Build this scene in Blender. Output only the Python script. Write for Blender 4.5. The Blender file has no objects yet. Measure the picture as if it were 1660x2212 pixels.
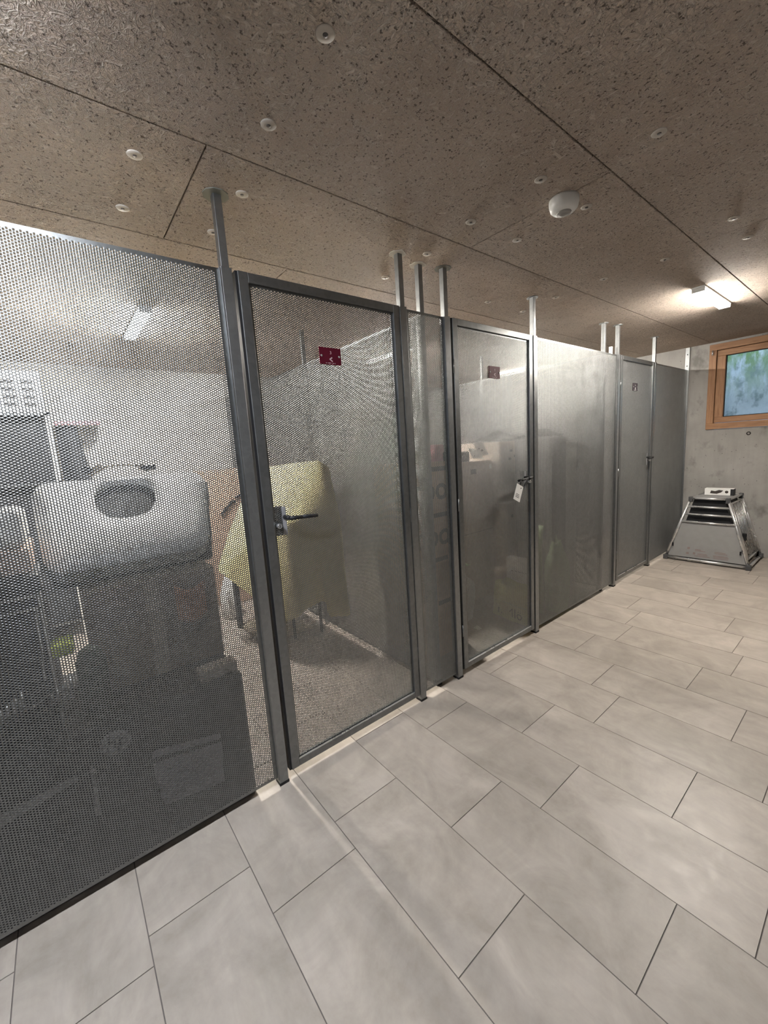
import bpy, math, random
import numpy as np
from mathutils import Vector, Matrix

random.seed(7)
S = bpy.context.scene
COL = S.collection
PI = math.pi

# ---------------------------------------------------------------- camera, world, exposure
IW, IH = 1660.0, 2212.0
F = 875.6126                                   # focal length in pixels of the 1660x2212 frame
YAW, PITCH, ROLL = 0.9028375, -0.1533348, -0.0645162
CAM = np.array([1.48209, 0.0, 1.352])
HC = 2.2344                                    # ceiling height
HP = 1.997                                     # top of the mesh partition
cy_, sy_, cp_, sp_ = math.cos(YAW), math.sin(YAW), math.cos(PITCH), math.sin(PITCH)
FW = np.array([-sy_*cp_, cy_*cp_, sp_]); r0 = np.array([cy_, sy_, 0.0]); u0 = np.cross(r0, FW)
RT = math.cos(ROLL)*r0 + math.sin(ROLL)*u0; UP = -math.sin(ROLL)*r0 + math.cos(ROLL)*u0
cd = bpy.data.cameras.new('camera'); cam = bpy.data.objects.new('camera', cd); COL.objects.link(cam)
cd.sensor_fit = 'VERTICAL'; cd.sensor_height = 36.0; cd.lens = F/IH*36.0; cd.clip_start = 0.02
cam.matrix_world = Matrix(((RT[0], UP[0], -FW[0], CAM[0]), (RT[1], UP[1], -FW[1], CAM[1]), (RT[2], UP[2], -FW[2], CAM[2]), (0, 0, 0, 1)))
S.camera = cam
S.view_settings.view_transform = 'Standard'; S.view_settings.look = 'None'
S.view_settings.gamma = 1.0; S.view_settings.use_curve_mapping = False
S.view_settings.exposure = 1.3
S.cycles.use_denoising = True; S.cycles.use_adaptive_sampling = True; S.cycles.adaptive_threshold = 0.06; S.cycles.adaptive_min_samples = 32
S.cycles.caustics_reflective = False; S.cycles.caustics_refractive = False; S.cycles.max_bounces = 6; S.cycles.diffuse_bounces = 4; S.cycles.glossy_bounces = 3
S.cycles.sample_clamp_indirect = 3.0; S.cycles.sample_clamp_direct = 10.0
W = bpy.data.worlds.new('world'); S.world = W; W.use_nodes = True
W.node_tree.nodes['Background'].inputs[0].default_value = (0.62, 0.78, 1.0, 1)
W.node_tree.nodes['Background'].inputs[1].default_value = 2.1      # daylight down the window well
LAMP = 195.0                                    # strength of the ceiling lamps' diffusers
LAMP_GAIN = {'corridor': 1.0, 'near': 1.05, 'bay': 2.3, 'end': 1.0}
LAMP_TINT = {'corridor': (1.0, 0.93, 0.84), 'near': (0.86, 0.91, 1.0), 'bay': (1.0, 0.95, 0.87), 'end': (1.0, 0.95, 0.87)}

def at(x, y, ax, c):
    """point of the room seen at pixel (x, y) of the frame on the plane X, Y or Z = c"""
    d = RT*(x-IW/2)/F - UP*(y-IH/2)/F + FW
    i = 'XYZ'.index(ax); t = (c-CAM[i])/d[i]
    return CAM + d*t

# ---------------------------------------------------------------- material helper
class M:
    def __init__(s, name, rough=0.6, metal=0.0, col=(0.5, 0.5, 0.5), spec=0.5):
        s.m = bpy.data.materials.new(name); s.m.use_nodes = True; s.nt = s.m.node_tree
        s.b = s.nt.nodes['Principled BSDF']
        s.b.inputs['Base Color'].default_value = (*col, 1); s.b.inputs['Roughness'].default_value = rough
        s.b.inputs['Metallic'].default_value = metal; s.b.inputs['Specular IOR Level'].default_value = spec
        s._c = None
    def n(s, t, ins=None, **kw):
        nd = s.nt.nodes.new(t)
        for k, v in kw.items(): setattr(nd, k, v)
        for k, v in (ins or {}).items():
            if hasattr(v, 'is_linked') or hasattr(v, 'links'): s.nt.links.new(v, nd.inputs[k])
            else: nd.inputs[k].default_value = v
        return nd
    def co(s, scale=(1, 1, 1), off=None):
        if s._c is None: s._c = s.n('ShaderNodeTexCoord')
        v = s._c.outputs['Object']
        if off is not None: v = s.n('ShaderNodeVectorMath', {0: v, 1: off}).outputs[0]
        return s.n('ShaderNodeVectorMath', {0: v, 1: scale}, operation='MULTIPLY').outputs[0]
    def noise(s, v, scale, detail=4, rough=0.55, dist=0.0):
        return s.n('ShaderNodeTexNoise', {'Vector': v, 'Scale': scale, 'Detail': detail, 'Roughness': rough, 'Distortion': dist}).outputs[0]
    def vor(s, v, scale, feature='F1'):
        return s.n('ShaderNodeTexVoronoi', {'Vector': v, 'Scale': scale}, feature=feature).outputs['Distance']
    def math(s, op, a, b=0.0, c=0.0):
        return s.n('ShaderNodeMath', {0: a, 1: b, 2: c}, operation=op).outputs[0]
    def rng(s, v, a, b, c=0.0, d=1.0):
        return s.n('ShaderNodeMapRange', {0: v, 1: a, 2: b, 3: c, 4: d}).outputs[0]
    def mix(s, f, a, b, t='MIX'):
        nd = s.nt.nodes.new('ShaderNodeMix'); nd.data_type = 'RGBA'; nd.blend_type = t
        for i, v in ((0, f), (6, a), (7, b)):
            if hasattr(v, 'links'): s.nt.links.new(v, nd.inputs[i])
            elif i == 0: nd.inputs[0].default_value = v
            else: nd.inputs[i].default_value = (*v, 1)
        return nd.outputs[2]
    def set(s, k, v): s.nt.links.new(v, s.b.inputs[k])
    def bump(s, h, strength=0.3, dist=0.01):
        s.set('Normal', s.n('ShaderNodeBump', {'Height': h, 'Strength': strength, 'Distance': dist}).outputs[0])

def plain(name, col, rough=0.6, metal=0.0, var=0.08, scale=18.0, bump=0.0, spec=0.5):
    m = M(name, rough, metal, col, spec)
    f = m.noise(m.co(), scale, 5)
    lo = tuple(c*(1-var) for c in col); hi = tuple(min(1, c*(1+var)) for c in col)
    m.set('Base Color', m.mix(m.rng(f, 0.3, 0.7), lo, hi))
    if bump: m.bump(m.noise(m.co(), scale*6, 3), bump, 0.003)
    return m.m

def island_mat():
    pass

# ceiling board: mineral-bonded wood fibre, taupe, with curly fibres and dark pores
def mat_ceiling():
    m = M('wood_fibre_board', 0.85, 0, (0.3, 0.25, 0.21), 0.25)
    isl = m.n('ShaderNodeNewGeometry').outputs['Random Per Island']
    v = m.co()
    wob = m.noise(v, 9, 3)
    vv = m.n('ShaderNodeVectorMath', {0: v, 1: (0, 0, 0)}).outputs[0]
    def fibre(scale, off, st, width):
        nz = m.noise(m.co(st, off), scale*1.1, 1.2, 0.5, 1.1)
        return m.rng(m.math('ABSOLUTE', m.math('SUBTRACT', nz, 0.5)), 0.0, width, 1.0, 0.0)
    f1 = fibre(38, (3, 1, 0), (1, 0.5, 1), 0.034); f2 = fibre(42, (7, 5, 2), (0.45, 1, 1), 0.032); f3 = fibre(70, (1, 9, 4), (0.8, 0.9, 1), 0.04)
    fib = m.math('MAXIMUM', m.math('MAXIMUM', f1, f2), m.math('MULTIPLY', f3, 0.7))
    pore = m.rng(m.noise(m.co((1, 1, 1), (2, 2, 2)), 105, 3, 0.65), 0.585, 0.68)
    big = m.rng(m.noise(v, 2.6, 3), 0.35, 0.65)
    base = m.mix(big, (0.57, 0.465, 0.38), (0.66, 0.55, 0.46))
    base = m.mix(m.math('MULTIPLY', fib, 0.62), base, (0.80, 0.72, 0.64))
    base = m.mix(m.math('MULTIPLY', pore, 0.85), base, (0.12, 0.085, 0.062))
    tint = m.rng(isl, 0, 1, 0.92, 1.06)
    base = m.mix(1.0, base, m.n('ShaderNodeCombineColor', {0: tint, 1: tint, 2: tint}).outputs[0], 'MULTIPLY')
    m.set('Base Color', base)
    h = m.math('SUBTRACT', m.math('MULTIPLY', fib, 0.7), m.math('MULTIPLY', pore, 1.0))
    m.bump(m.math('ADD', h, m.noise(v, 160, 2)), 0.9, 0.006)
    return m.m

def mat_tile():
    m = M('floor_tile', 0.42, 0, (0.5, 0.48, 0.45), 0.4)
    isl = m.n('ShaderNodeNewGeometry').outputs['Random Per Island']
    shift = m.n('ShaderNodeCombineXYZ', {0: m.math('MULTIPLY', isl, 37.0), 1: m.math('MULTIPLY', isl, 91.0), 2: 0.0}).outputs[0]
    v = m.n('ShaderNodeVectorMath', {0: m.co(), 1: shift}).outputs[0]
    cloud = m.rng(m.noise(v, 4.2, 7, 0.62, 0.8), 0.36, 0.64)
    fine = m.rng(m.noise(v, 22, 6, 0.65), 0.3, 0.7)
    streak = m.rng(m.noise(m.n('ShaderNodeVectorMath', {0: v, 1: (2.0, 9.0, 1.0)}, operation='MULTIPLY').outputs[0], 2.2, 5, 0.6, 0.8), 0.35, 0.75)
    c = m.mix(cloud, (0.285, 0.247, 0.209), (0.425, 0.375, 0.322))
    c = m.mix(m.math('MULTIPLY', fine, 0.35), c, (0.46, 0.414, 0.365))
    c = m.mix(m.math('MULTIPLY', streak, 0.3), c, (0.24, 0.215, 0.19))
    t = m.rng(isl, 0, 1, 0.93, 1.05)
    c = m.mix(1.0, c, m.n('ShaderNodeCombineColor', {0: t, 1: t, 2: t}).outputs[0], 'MULTIPLY')
    m.set('Base Color', c)
    m.set('Roughness', m.rng(fine, 0, 1, 0.36, 0.5))
    m.bump(m.noise(v, 60, 4), 0.08, 0.002)
    return m.m

def mat_concrete(name='concrete', lo=(0.30, 0.285, 0.265), hi=(0.42, 0.405, 0.38), stains=0.6):
    m = M(name, 0.75, 0, lo, 0.3)
    v = m.co()
    cl = m.rng(m.noise(v, 1.9, 6, 0.6, 0.3), 0.32, 0.7)
    c = m.mix(cl, lo, hi)
    vs = m.rng(m.noise(m.co((7, 7, 0.7), (4, 1, 3)), 1.6, 5, 0.6), 0.42, 0.75)
    c = m.mix(m.math('MULTIPLY', vs, 0.3*stains), c, tuple(x*0.55 for x in lo))
    pores = m.rng(m.vor(v, 26), 0.05, 0.16, 1, 0)
    pm = m.rng(m.noise(v, 7, 2), 0.46, 0.56)
    c = m.mix(m.math('MULTIPLY', m.math('MULTIPLY', pores, pm), 0.75), c, tuple(x*0.25 for x in lo))
    blot = m.rng(m.noise(m.co((1, 1, 0.8), (8, 3, 1)), 5.5, 4, 0.6), 0.57, 0.72)
    c = m.mix(m.math('MULTIPLY', blot, 0.6*stains), c, tuple(x*0.35 for x in lo))
    m.set('Base Color', c)
    m.bump(m.math('SUBTRACT', m.noise(v, 30, 4), pores), 0.15, 0.004)
    return m.m

def mat_moss():
    m = M('mossy_concrete', 0.85, 0, (0.4, 0.42, 0.44), 0.2)
    v = m.co()
    c = m.mix(m.rng(m.noise(v, 3, 6, 0.6), 0.3, 0.7), (0.30, 0.33, 0.345), (0.50, 0.54, 0.57))
    drip = m.rng(m.noise(m.co((5.0, 5.0, 1.6), (3, 2, 0.4)), 1.8, 5, 0.66, 0.3), 0.40, 0.56)
    sep = m.n('ShaderNodeSeparateXYZ', {0: v}).outputs
    hi = m.rng(sep[2], 1.55, 2.15)
    c = m.mix(m.math('MULTIPLY', m.math('MULTIPLY', drip, hi), 0.9), c, (0.10, 0.17, 0.05))
    sp = m.rng(m.noise(m.co((1, 1, 0.7), (9, 9, 9)), 7, 5, 0.65), 0.52, 0.66)
    c = m.mix(m.math('MULTIPLY', sp, 0.8), c, (0.14, 0.18, 0.17))
    m.set('Base Color', c)
    return m.m

def mat_metal(name, lo, hi, rough, metal=0.9):
    m = M(name, rough, metal, hi)
    v = m.co()
    sp = m.n('ShaderNodeTexVoronoi', {'Vector': v, 'Scale': 60.0}).outputs['Color']
    g = m.n('ShaderNodeSeparateColor', {0: sp}).outputs[0]
    f = m.math('ADD', m.math('MULTIPLY', g, 0.5), m.math('MULTIPLY', m.noise(v, 5, 4), 0.5))
    m.set('Base Color', m.mix(f, lo, hi))
    m.set('Roughness', m.rng(m.noise(v, 9, 4), 0.3, 0.7, rough-0.05, rough+0.06))
    return m.m

def mat_wood():
    m = M('larch_wood', 0.5, 0, (0.5, 0.3, 0.16), 0.35)
    g = m.noise(m.co((3, 30, 30)), 2.0, 5, 0.6, 0.6)
    c = m.mix(m.rng(g, 0.3, 0.7), (0.27, 0.135, 0.068), (0.42, 0.235, 0.125))
    m.set('Base Color', c); return m.m

def mat_wood_v():
    m = M('larch_wood_upright', 0.5, 0, (0.5, 0.3, 0.16), 0.35)
    g = m.noise(m.co((30, 30, 3)), 2.0, 5, 0.6, 0.6)
    c = m.mix(m.rng(g, 0.3, 0.7), (0.27, 0.135, 0.068), (0.42, 0.235, 0.125))
    m.set('Base Color', c); return m.m

def mat_emit(name, col, strength):
    m = bpy.data.materials.new(name); m.use_nodes = True; nt = m.node_tree
    nt.nodes.remove(nt.nodes['Principled BSDF'])
    e = nt.nodes.new('ShaderNodeEmission'); e.inputs[0].default_value = (*col, 1); e.inputs[1].default_value = strength
    nt.links.new(e.outputs[0], nt.nodes['Material Output'].inputs[0]); return m

def mat_glass():
    m = bpy.data.materials.new('window_glass'); m.use_nodes = True; nt = m.node_tree
    nt.nodes.remove(nt.nodes['Principled BSDF'])
    t = nt.nodes.new('ShaderNodeBsdfTransparent'); t.inputs[0].default_value = (0.93, 0.96, 0.96, 1)
    g = nt.nodes.new('ShaderNodeBsdfGlossy'); g.inputs['Roughness'].default_value = 0.02
    fr = nt.nodes.new('ShaderNodeFresnel'); fr.inputs[0].default_value = 1.45
    mx = nt.nodes.new('ShaderNodeMixShader')
    nt.links.new(fr.outputs[0], mx.inputs[0]); nt.links.new(t.outputs[0], mx.inputs[1]); nt.links.new(g.outputs[0], mx.inputs[2])
    nt.links.new(mx.outputs[0], nt.nodes['Material Output'].inputs[0]); return m

def mat_plastic_bag(name, col, alpha):
    m = M(name, 0.3, 0, col, 0.6)
    v = m.co(); m.bump(m.noise(v, 14, 4, 0.6, 1.0), 0.6, 0.02)
    m.set('Base Color', m.mix(m.rng(m.noise(v, 9, 4), 0.3, 0.7), tuple(c*0.75 for c in col), col))
    m.b.inputs['Alpha'].default_value = alpha
    return m.m

MT = dict(
    ceiling=mat_ceiling(), tile=mat_tile(), grout=plain('grout', (0.125, 0.108, 0.098), 0.9), concrete=mat_concrete(stains=1.0),
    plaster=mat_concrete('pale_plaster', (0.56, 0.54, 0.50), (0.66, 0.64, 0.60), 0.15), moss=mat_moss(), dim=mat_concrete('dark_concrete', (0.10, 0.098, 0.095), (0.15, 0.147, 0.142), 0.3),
    slab=plain('slab_shadow_gap', (0.03, 0.024, 0.02), 0.9),
    sheet=mat_metal('galvanized_sheet', (0.205, 0.212, 0.210), (0.265, 0.273, 0.270), 0.37, 1.0),
    post=mat_metal('galvanized_post', (0.255, 0.262, 0.262), (0.33, 0.337, 0.337), 0.36, 0.9),
    frame=mat_metal('galvanized_frame', (0.19, 0.195, 0.195), (0.25, 0.255, 0.255), 0.36, 0.9),
    alu=mat_metal('brushed_aluminium', (0.70, 0.70, 0.70), (0.82, 0.82, 0.82), 0.28),
    chrome=mat_metal('chrome', (0.72, 0.72, 0.72), (0.85, 0.85, 0.85), 0.12),
    wood=mat_wood(), woodv=mat_wood_v(), glass=mat_glass(),
    white=plain('white_plastic', (0.82, 0.82, 0.80), 0.4, var=0.03), whitep=plain('white_paper', (0.80, 0.79, 0.76), 0.8, var=0.04),
    black=plain('black_plastic', (0.010, 0.010, 0.011), 0.6, spec=0.3), blackm=plain('black_fabric', (0.016, 0.017, 0.02), 0.9, var=0.2),
    darkgrey=plain('dark_grey_plastic', (0.06, 0.06, 0.062), 0.5), flange=plain('grey_lock_flange', (0.30, 0.30, 0.31), 0.5, 0.3), platepaint=plain('grey_plate_paint', (0.17, 0.17, 0.145), 0.6), hole=plain('hole_edge', (0.16, 0.16, 0.16), 0.8, var=0.01, spec=0.1), grey=plain('grey_composite_panel', (0.245, 0.24, 0.235), 0.55, var=0.05),
    card=plain('brown_cardboard', (0.56, 0.38, 0.24), 0.85, var=0.1, scale=6), cardg=plain('grey_brown_cardboard', (0.52, 0.445, 0.37), 0.85, var=0.1, scale=6),
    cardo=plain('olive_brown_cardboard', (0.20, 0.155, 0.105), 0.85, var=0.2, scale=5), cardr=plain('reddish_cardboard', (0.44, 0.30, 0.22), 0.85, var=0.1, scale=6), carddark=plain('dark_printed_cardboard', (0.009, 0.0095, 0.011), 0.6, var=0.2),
    lilac=plain('pale_print', (0.34, 0.33, 0.37), 0.6), pale=plain('light_print', (0.42, 0.42, 0.41), 0.6),
    yellow=plain('yellow_fleece', (0.56, 0.50, 0.245), 0.95, var=0.07, scale=9, bump=0.3),
    crimson=plain('crimson_enamel', (0.085, 0.003, 0.014), 0.55, spec=0.2), deadred=plain('almost_black_enamel', (0.02, 0.012, 0.014), 0.35),  # deadred: same kind of plate as crimson, coloured almost black
    print_pale=plain('pale_lettering', (0.62, 0.45, 0.47), 0.6), print_dark=plain('dark_lettering', (0.05, 0.04, 0.035), 0.8),
    redprint=plain('faded_red_print', (0.225, 0.165, 0.16), 0.7), plug=plain('plaster_filler', (0.66, 0.63, 0.57), 0.9, bump=0.4, var=0.1),
    washer=plain('washer_plastic', (0.50, 0.455, 0.40), 0.6), screw=plain('screw_steel', (0.10, 0.09, 0.085), 0.4, 0.6),
    greenbag=mat_plastic_bag('yellow_green_bag', (0.68, 0.76, 0.30), 1.0), clearbag=mat_plastic_bag('milky_plastic_bag', (0.80, 0.81, 0.80), 0.85),
    green=plain('green_plastic_film', (0.46, 0.60, 0.34), 0.5), lime=plain('lime_sponge', (0.52, 0.60, 0.10), 0.9), olive=plain('olive_cloth', (0.05, 0.065, 0.045), 0.95),
    pink=plain('pink_laminate', (0.60, 0.22, 0.27), 0.5), red=plain('red_plastic', (0.55, 0.05, 0.06), 0.4), orange=plain('orange_brown_leather', (0.42, 0.19, 0.09), 0.7),
    blackwrap=mat_plastic_bag('black_plastic_wrap', (0.03, 0.03, 0.032), 1.0), cream=plain('cream_cabinet', (0.60, 0.58, 0.53), 0.6),
    lens=plain('frosted_lens', (0.34, 0.33, 0.31), 0.2), rust=plain('dark_mortar_ring', (0.03, 0.026, 0.022), 0.8),
    tan=plain('tan_cloth', (0.40, 0.34, 0.25), 0.95, bump=0.4), lampbody=plain('lamp_housing', (0.72, 0.72, 0.70), 0.5))

# ---------------------------------------------------------------- mesh helper
ORG = {}
class MB:
    def __init__(s): s.v, s.f, s.sm = [], [], []
    def add(s, vs, fs, smooth=False):
        n = len(s.v); s.v += [tuple(map(float, p)) for p in vs]; s.f += [tuple(i+n for i in f) for f in fs]; s.sm += [smooth]*len(fs); return s
    def box(s, x0, x1, y0, y1, z0, z1):
        x0, x1 = min(x0, x1), max(x0, x1); y0, y1 = min(y0, y1), max(y0, y1); z0, z1 = min(z0, z1), max(z0, z1)
        v = [(x0, y0, z0), (x1, y0, z0), (x1, y1, z0), (x0, y1, z0), (x0, y0, z1), (x1, y0, z1), (x1, y1, z1), (x0, y1, z1)]
        return s.add(v, [(0, 3, 2, 1), (4, 5, 6, 7), (0, 1, 5, 4), (1, 2, 6, 5), (2, 3, 7, 6), (3, 0, 4, 7)])
    def hexa(s, b, t):                          # 4 bottom points, 4 top points, both counter-clockwise from above
        return s.add(list(b)+list(t), [(3, 2, 1, 0), (4, 5, 6, 7), (0, 1, 5, 4), (1, 2, 6, 5), (2, 3, 7, 6), (3, 0, 4, 7)])
    def tube(s, a, b, r, seg=16, r2=None, smooth=True):
        a, b = Vector(a), Vector(b); d = (b-a).normalized(); r2 = r if r2 is None else r2
        x = d.orthogonal().normalized(); y = d.cross(x)
        v = []
        for p, rr in ((a, r), (b, r2)):
            for k in range(seg):
                q = p + x*math.cos(2*PI*k/seg)*rr + y*math.sin(2*PI*k/seg)*rr; v.append(q)
        s.add(v, [(k, (k+1) % seg, (k+1) % seg+seg, k+seg) for k in range(seg)], smooth)
        n = len(s.v)-2*seg
        s.f += [tuple(n+k for k in reversed(range(seg))), tuple(n+seg+k for k in range(seg))]; s.sm += [False, False]; return s
    def path(s, pts, r, seg=10):
        for a, b in zip(pts[:-1], pts[1:]): s.tube(a, b, r, seg)
        return s
    def bar(s, a, b, w, h, up=(0, 0, 1)):       # rectangular bar from a to b
        a, b, up = Vector(a), Vector(b), Vector(up); d = (b-a).normalized(); x = d.cross(up).normalized(); y = x.cross(d)
        c = [(-w/2, -h/2), (w/2, -h/2), (w/2, h/2), (-w/2, h/2)]
        v = [p+x*i+y*j for p in (a, b) for i, j in c]
        return s.add(v, [(3, 2, 1, 0), (4, 5, 6, 7), (0, 1, 5, 4), (1, 2, 6, 5), (2, 3, 7, 6), (3, 0, 4, 7)])
    def lathe(s, c, prof, seg=32, axis='Z', smooth=True):
        v = []
        for r, h in prof:
            for k in range(seg):
                a = 2*PI*k/seg; p = (r*math.cos(a), r*math.sin(a), h)
                if axis == 'X': p = (h, p[0], p[1])
                if axis == 'Y': p = (p[1], h, p[0])
                v.append((c[0]+p[0], c[1]+p[1], c[2]+p[2]))
        f = []
        for i in range(len(prof)-1):
            for k in range(seg):
                f.append((i*seg+k, i*seg+(k+1) % seg, (i+1)*seg+(k+1) % seg, (i+1)*seg+k))
        s.add(v, f, smooth); n = len(s.v)-len(v)
        s.f += [tuple(n+k for k in reversed(range(seg))), tuple(n+(len(prof)-1)*seg+k for k in range(seg))]; s.sm += [False, False]; return s
    def grid(s, P, smooth=True, thick=None):     # P[i][j] points
        n, m = len(P), len(P[0]); v = [p for row in P for p in row]
        f = [(i*m+j, i*m+j+1, (i+1)*m+j+1, (i+1)*m+j) for i in range(n-1) for j in range(m-1)]
        return s.add(v, f, smooth)
    def prism(s, pts, d):                         # planar outline extruded along vector d
        n = len(pts); d = Vector(d); v = [Vector(p) for p in pts]+[Vector(p)+d for p in pts]
        return s.add(v, [tuple(reversed(range(n))), tuple(range(n, 2*n))]+[(k, (k+1) % n, (k+1) % n+n, k+n) for k in range(n)])
    def build(s, name, mat, parent=None, bevel=0.0, seg=2, solid=0.0, sub=0, group=None):
        me = bpy.data.meshes.new(name); o = org(parent)
        me.from_pydata([(x-o[0], y-o[1], z-o[2]) for x, y, z in s.v], [], s.f); me.update()
        me.polygons.foreach_set('use_smooth', s.sm)
        if mat: me.materials.append(MT[mat] if isinstance(mat, str) else mat)
        ob = bpy.data.objects.new(name, me); COL.objects.link(ob)
        if parent: ob.parent = parent; ORG[ob.name] = o
        if solid: k = ob.modifiers.new('thickness', 'SOLIDIFY'); k.thickness = solid; k.offset = 0
        if sub: k = ob.modifiers.new('smooth', 'SUBSURF'); k.levels = sub; k.render_levels = sub
        if bevel: k = ob.modifiers.new('bevel', 'BEVEL'); k.width = bevel; k.segments = seg; k.limit_method = 'ANGLE'; k.angle_limit = 0.6
        return ob

def org(p): return ORG.get(p.name, (0, 0, 0)) if p else (0, 0, 0)
def tag(o, label, cat, group=None, kind=None):
    if label: o['label'] = label
    if cat: o['category'] = cat
    if group: o['group'] = group
    if kind: o['kind'] = kind
    return o
def thing(name, label, cat, loc, group=None, kind=None):
    o = bpy.data.objects.new(name, None); COL.objects.link(o); o.location = loc; o.empty_display_size = 0.05
    ORG[o.name] = tuple(loc); return tag(o, label, cat, group, kind)
def struct(o, label=None):
    o['kind'] = 'structure'
    if label: o['label'] = label
    return o
def solo(mb, name, mat, label, cat, group=None, loc=None, **kw):
    o = mb.build(name, mat, None, **kw); return tag(o, label, cat, group)

def text_part(txt, name, mat, parent, origin, ex, ey, size, depth=0.0008, align='CENTER', shear=0.0, weight=0.0):
    """letters as a mesh: origin is the centre, ex and ey are the reading and the up direction"""
    cu = bpy.data.curves.new(name, 'FONT'); cu.body = txt; cu.size = size; cu.extrude = depth/2; cu.align_x = align; cu.align_y = 'CENTER'; cu.shear = shear; cu.offset = weight
    t = bpy.data.objects.new('tmp_text', cu); COL.objects.link(t)
    dg = bpy.context.evaluated_depsgraph_get(); me = bpy.data.meshes.new_from_object(t.evaluated_get(dg))
    bpy.data.objects.remove(t)
    ex, ey = Vector(ex).normalized(), Vector(ey).normalized(); ez = ex.cross(ey); o = Vector(org(parent)); og = Vector(origin)-o
    for v in me.vertices: v.co = og + ex*v.co.x + ey*v.co.y + ez*v.co.z
    me.name = name; me.materials.clear(); me.materials.append(MT[mat])
    ob = bpy.data.objects.new(name, me); COL.objects.link(ob); ob.parent = parent; ORG[ob.name] = org(parent); return ob

# ---------------------------------------------------------------- the room
XB, XR, YN, YF = -3.0, 2.35, -2.2, 5.56         # back of the bays, corridor's far side, behind the camera, window wall
ROW0, ROWH = 0.01, 0.3008
JX = {0: .24, 1: .427, 2: .293, 3: .596, 4: .168, 5: .495, 6: .09, 7: .54, 8: .297, 9: .42}
def floor():
    m = MB(); g = 0.0015
    k = -8
    while ROW0+k*ROWH < YF:
        y0, y1 = ROW0+k*ROWH, ROW0+(k+1)*ROWH
        j = JX.get(k, random.uniform(0.05, 0.6)); x = j-0.5975*8
        while x < XR:
            a, b = max(x, XB), min(x+0.5975, XR); c, d = max(y0, YN), min(y1, YF)
            if b-a > 0.01 and d-c > 0.01: m.box(a+g, b-g, c+g, d-g, -0.01, 0.0)
            x += 0.5975
        k += 1
    f = m.build('floor', 'tile'); struct(f, 'floor of large beige grey tiles in a staggered bond')
    gr = MB().box(XB, XR, YN, YF, -0.06, -0.0025).build('grout', 'grout', f)
floor()
def ceiling():
    m = MB(); g = 0.0022
    strips = [(-3.0, -2.228, .2), (-2.228, -1.62, 1.3), (-1.62, -1.012, -.2), (-1.012, -0.4067, 1.0), (-0.4067, 0.1928, 0.4635), (0.1928, 0.8043, 1.6148), (0.8043, 1.4129, 2.56), (1.4129, 2.0215, 0.9), (2.0215, XR, 0.2)]
    for a, b, j in strips:
        y = j-2.3*4
        while y < YF:
            c, d = max(y, YN), min(y+2.3, YF)
            if d-c > 0.02: m.box(a+g, b-g, c+g, d-g, HC, HC+0.025)
            y += 2.3
    c = m.build('ceiling', 'ceiling', bevel=0.0015, seg=1); struct(c, 'ceiling of taupe wood fibre boards with thin joints')
    MB().box(XB, XR, YN, YF, HC+0.012, HC+0.1).build('slab', 'slab', c)
ceiling()
WX0, WX1, WZ0, WZ1 = 0.185, 1.45, 1.335, 2.205   # window opening
def walls():
    m = MB(); t = 0.3
    m.box(XB-t, WX0, YF, YF+t, -.06, HC+.1); m.box(WX1, XR+t, YF, YF+t, -.06, HC+.1)
    m.box(WX0, WX1, YF, YF+t, -.06, WZ0); m.box(WX0, WX1, YF, YF+t, WZ1, HC+.1)
    struct(m.build('wall_far', 'concrete'), 'bare concrete wall with a wood framed window')
    struct(MB().box(XB-.2, XB, YN-.2, 1.5, -.06, HC+.1).build('wall_back', 'plaster'), 'pale wall at the back of the first storage bay')
    struct(MB().box(XB-.2, XB, 1.5, YF, -.06, HC+.1).build('wall_back', 'concrete'), 'concrete wall at the back of the other storage bays')
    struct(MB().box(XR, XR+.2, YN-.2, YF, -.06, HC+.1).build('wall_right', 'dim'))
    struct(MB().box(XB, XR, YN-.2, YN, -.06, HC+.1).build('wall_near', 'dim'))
walls()
def well():
    m = MB(); y0, y1 = YF+.3, YF+1.15
    m.box(-.9, 2.4, y1, y1+.2, .6, 3.0)
    w = m.build('wall_outside', 'moss'); struct(w, 'mossy concrete wall of the light well outside the window')
    s = MB(); s.box(-1.1, -.9, y0, y1+.2, .6, 2.9); s.box(2.4, 2.6, y0, y1+.2, .6, 2.9); s.box(-1.1, 2.6, y0, y1+.2, .5, .6)
    struct(s.build('window_well', 'moss'))
well()
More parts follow.
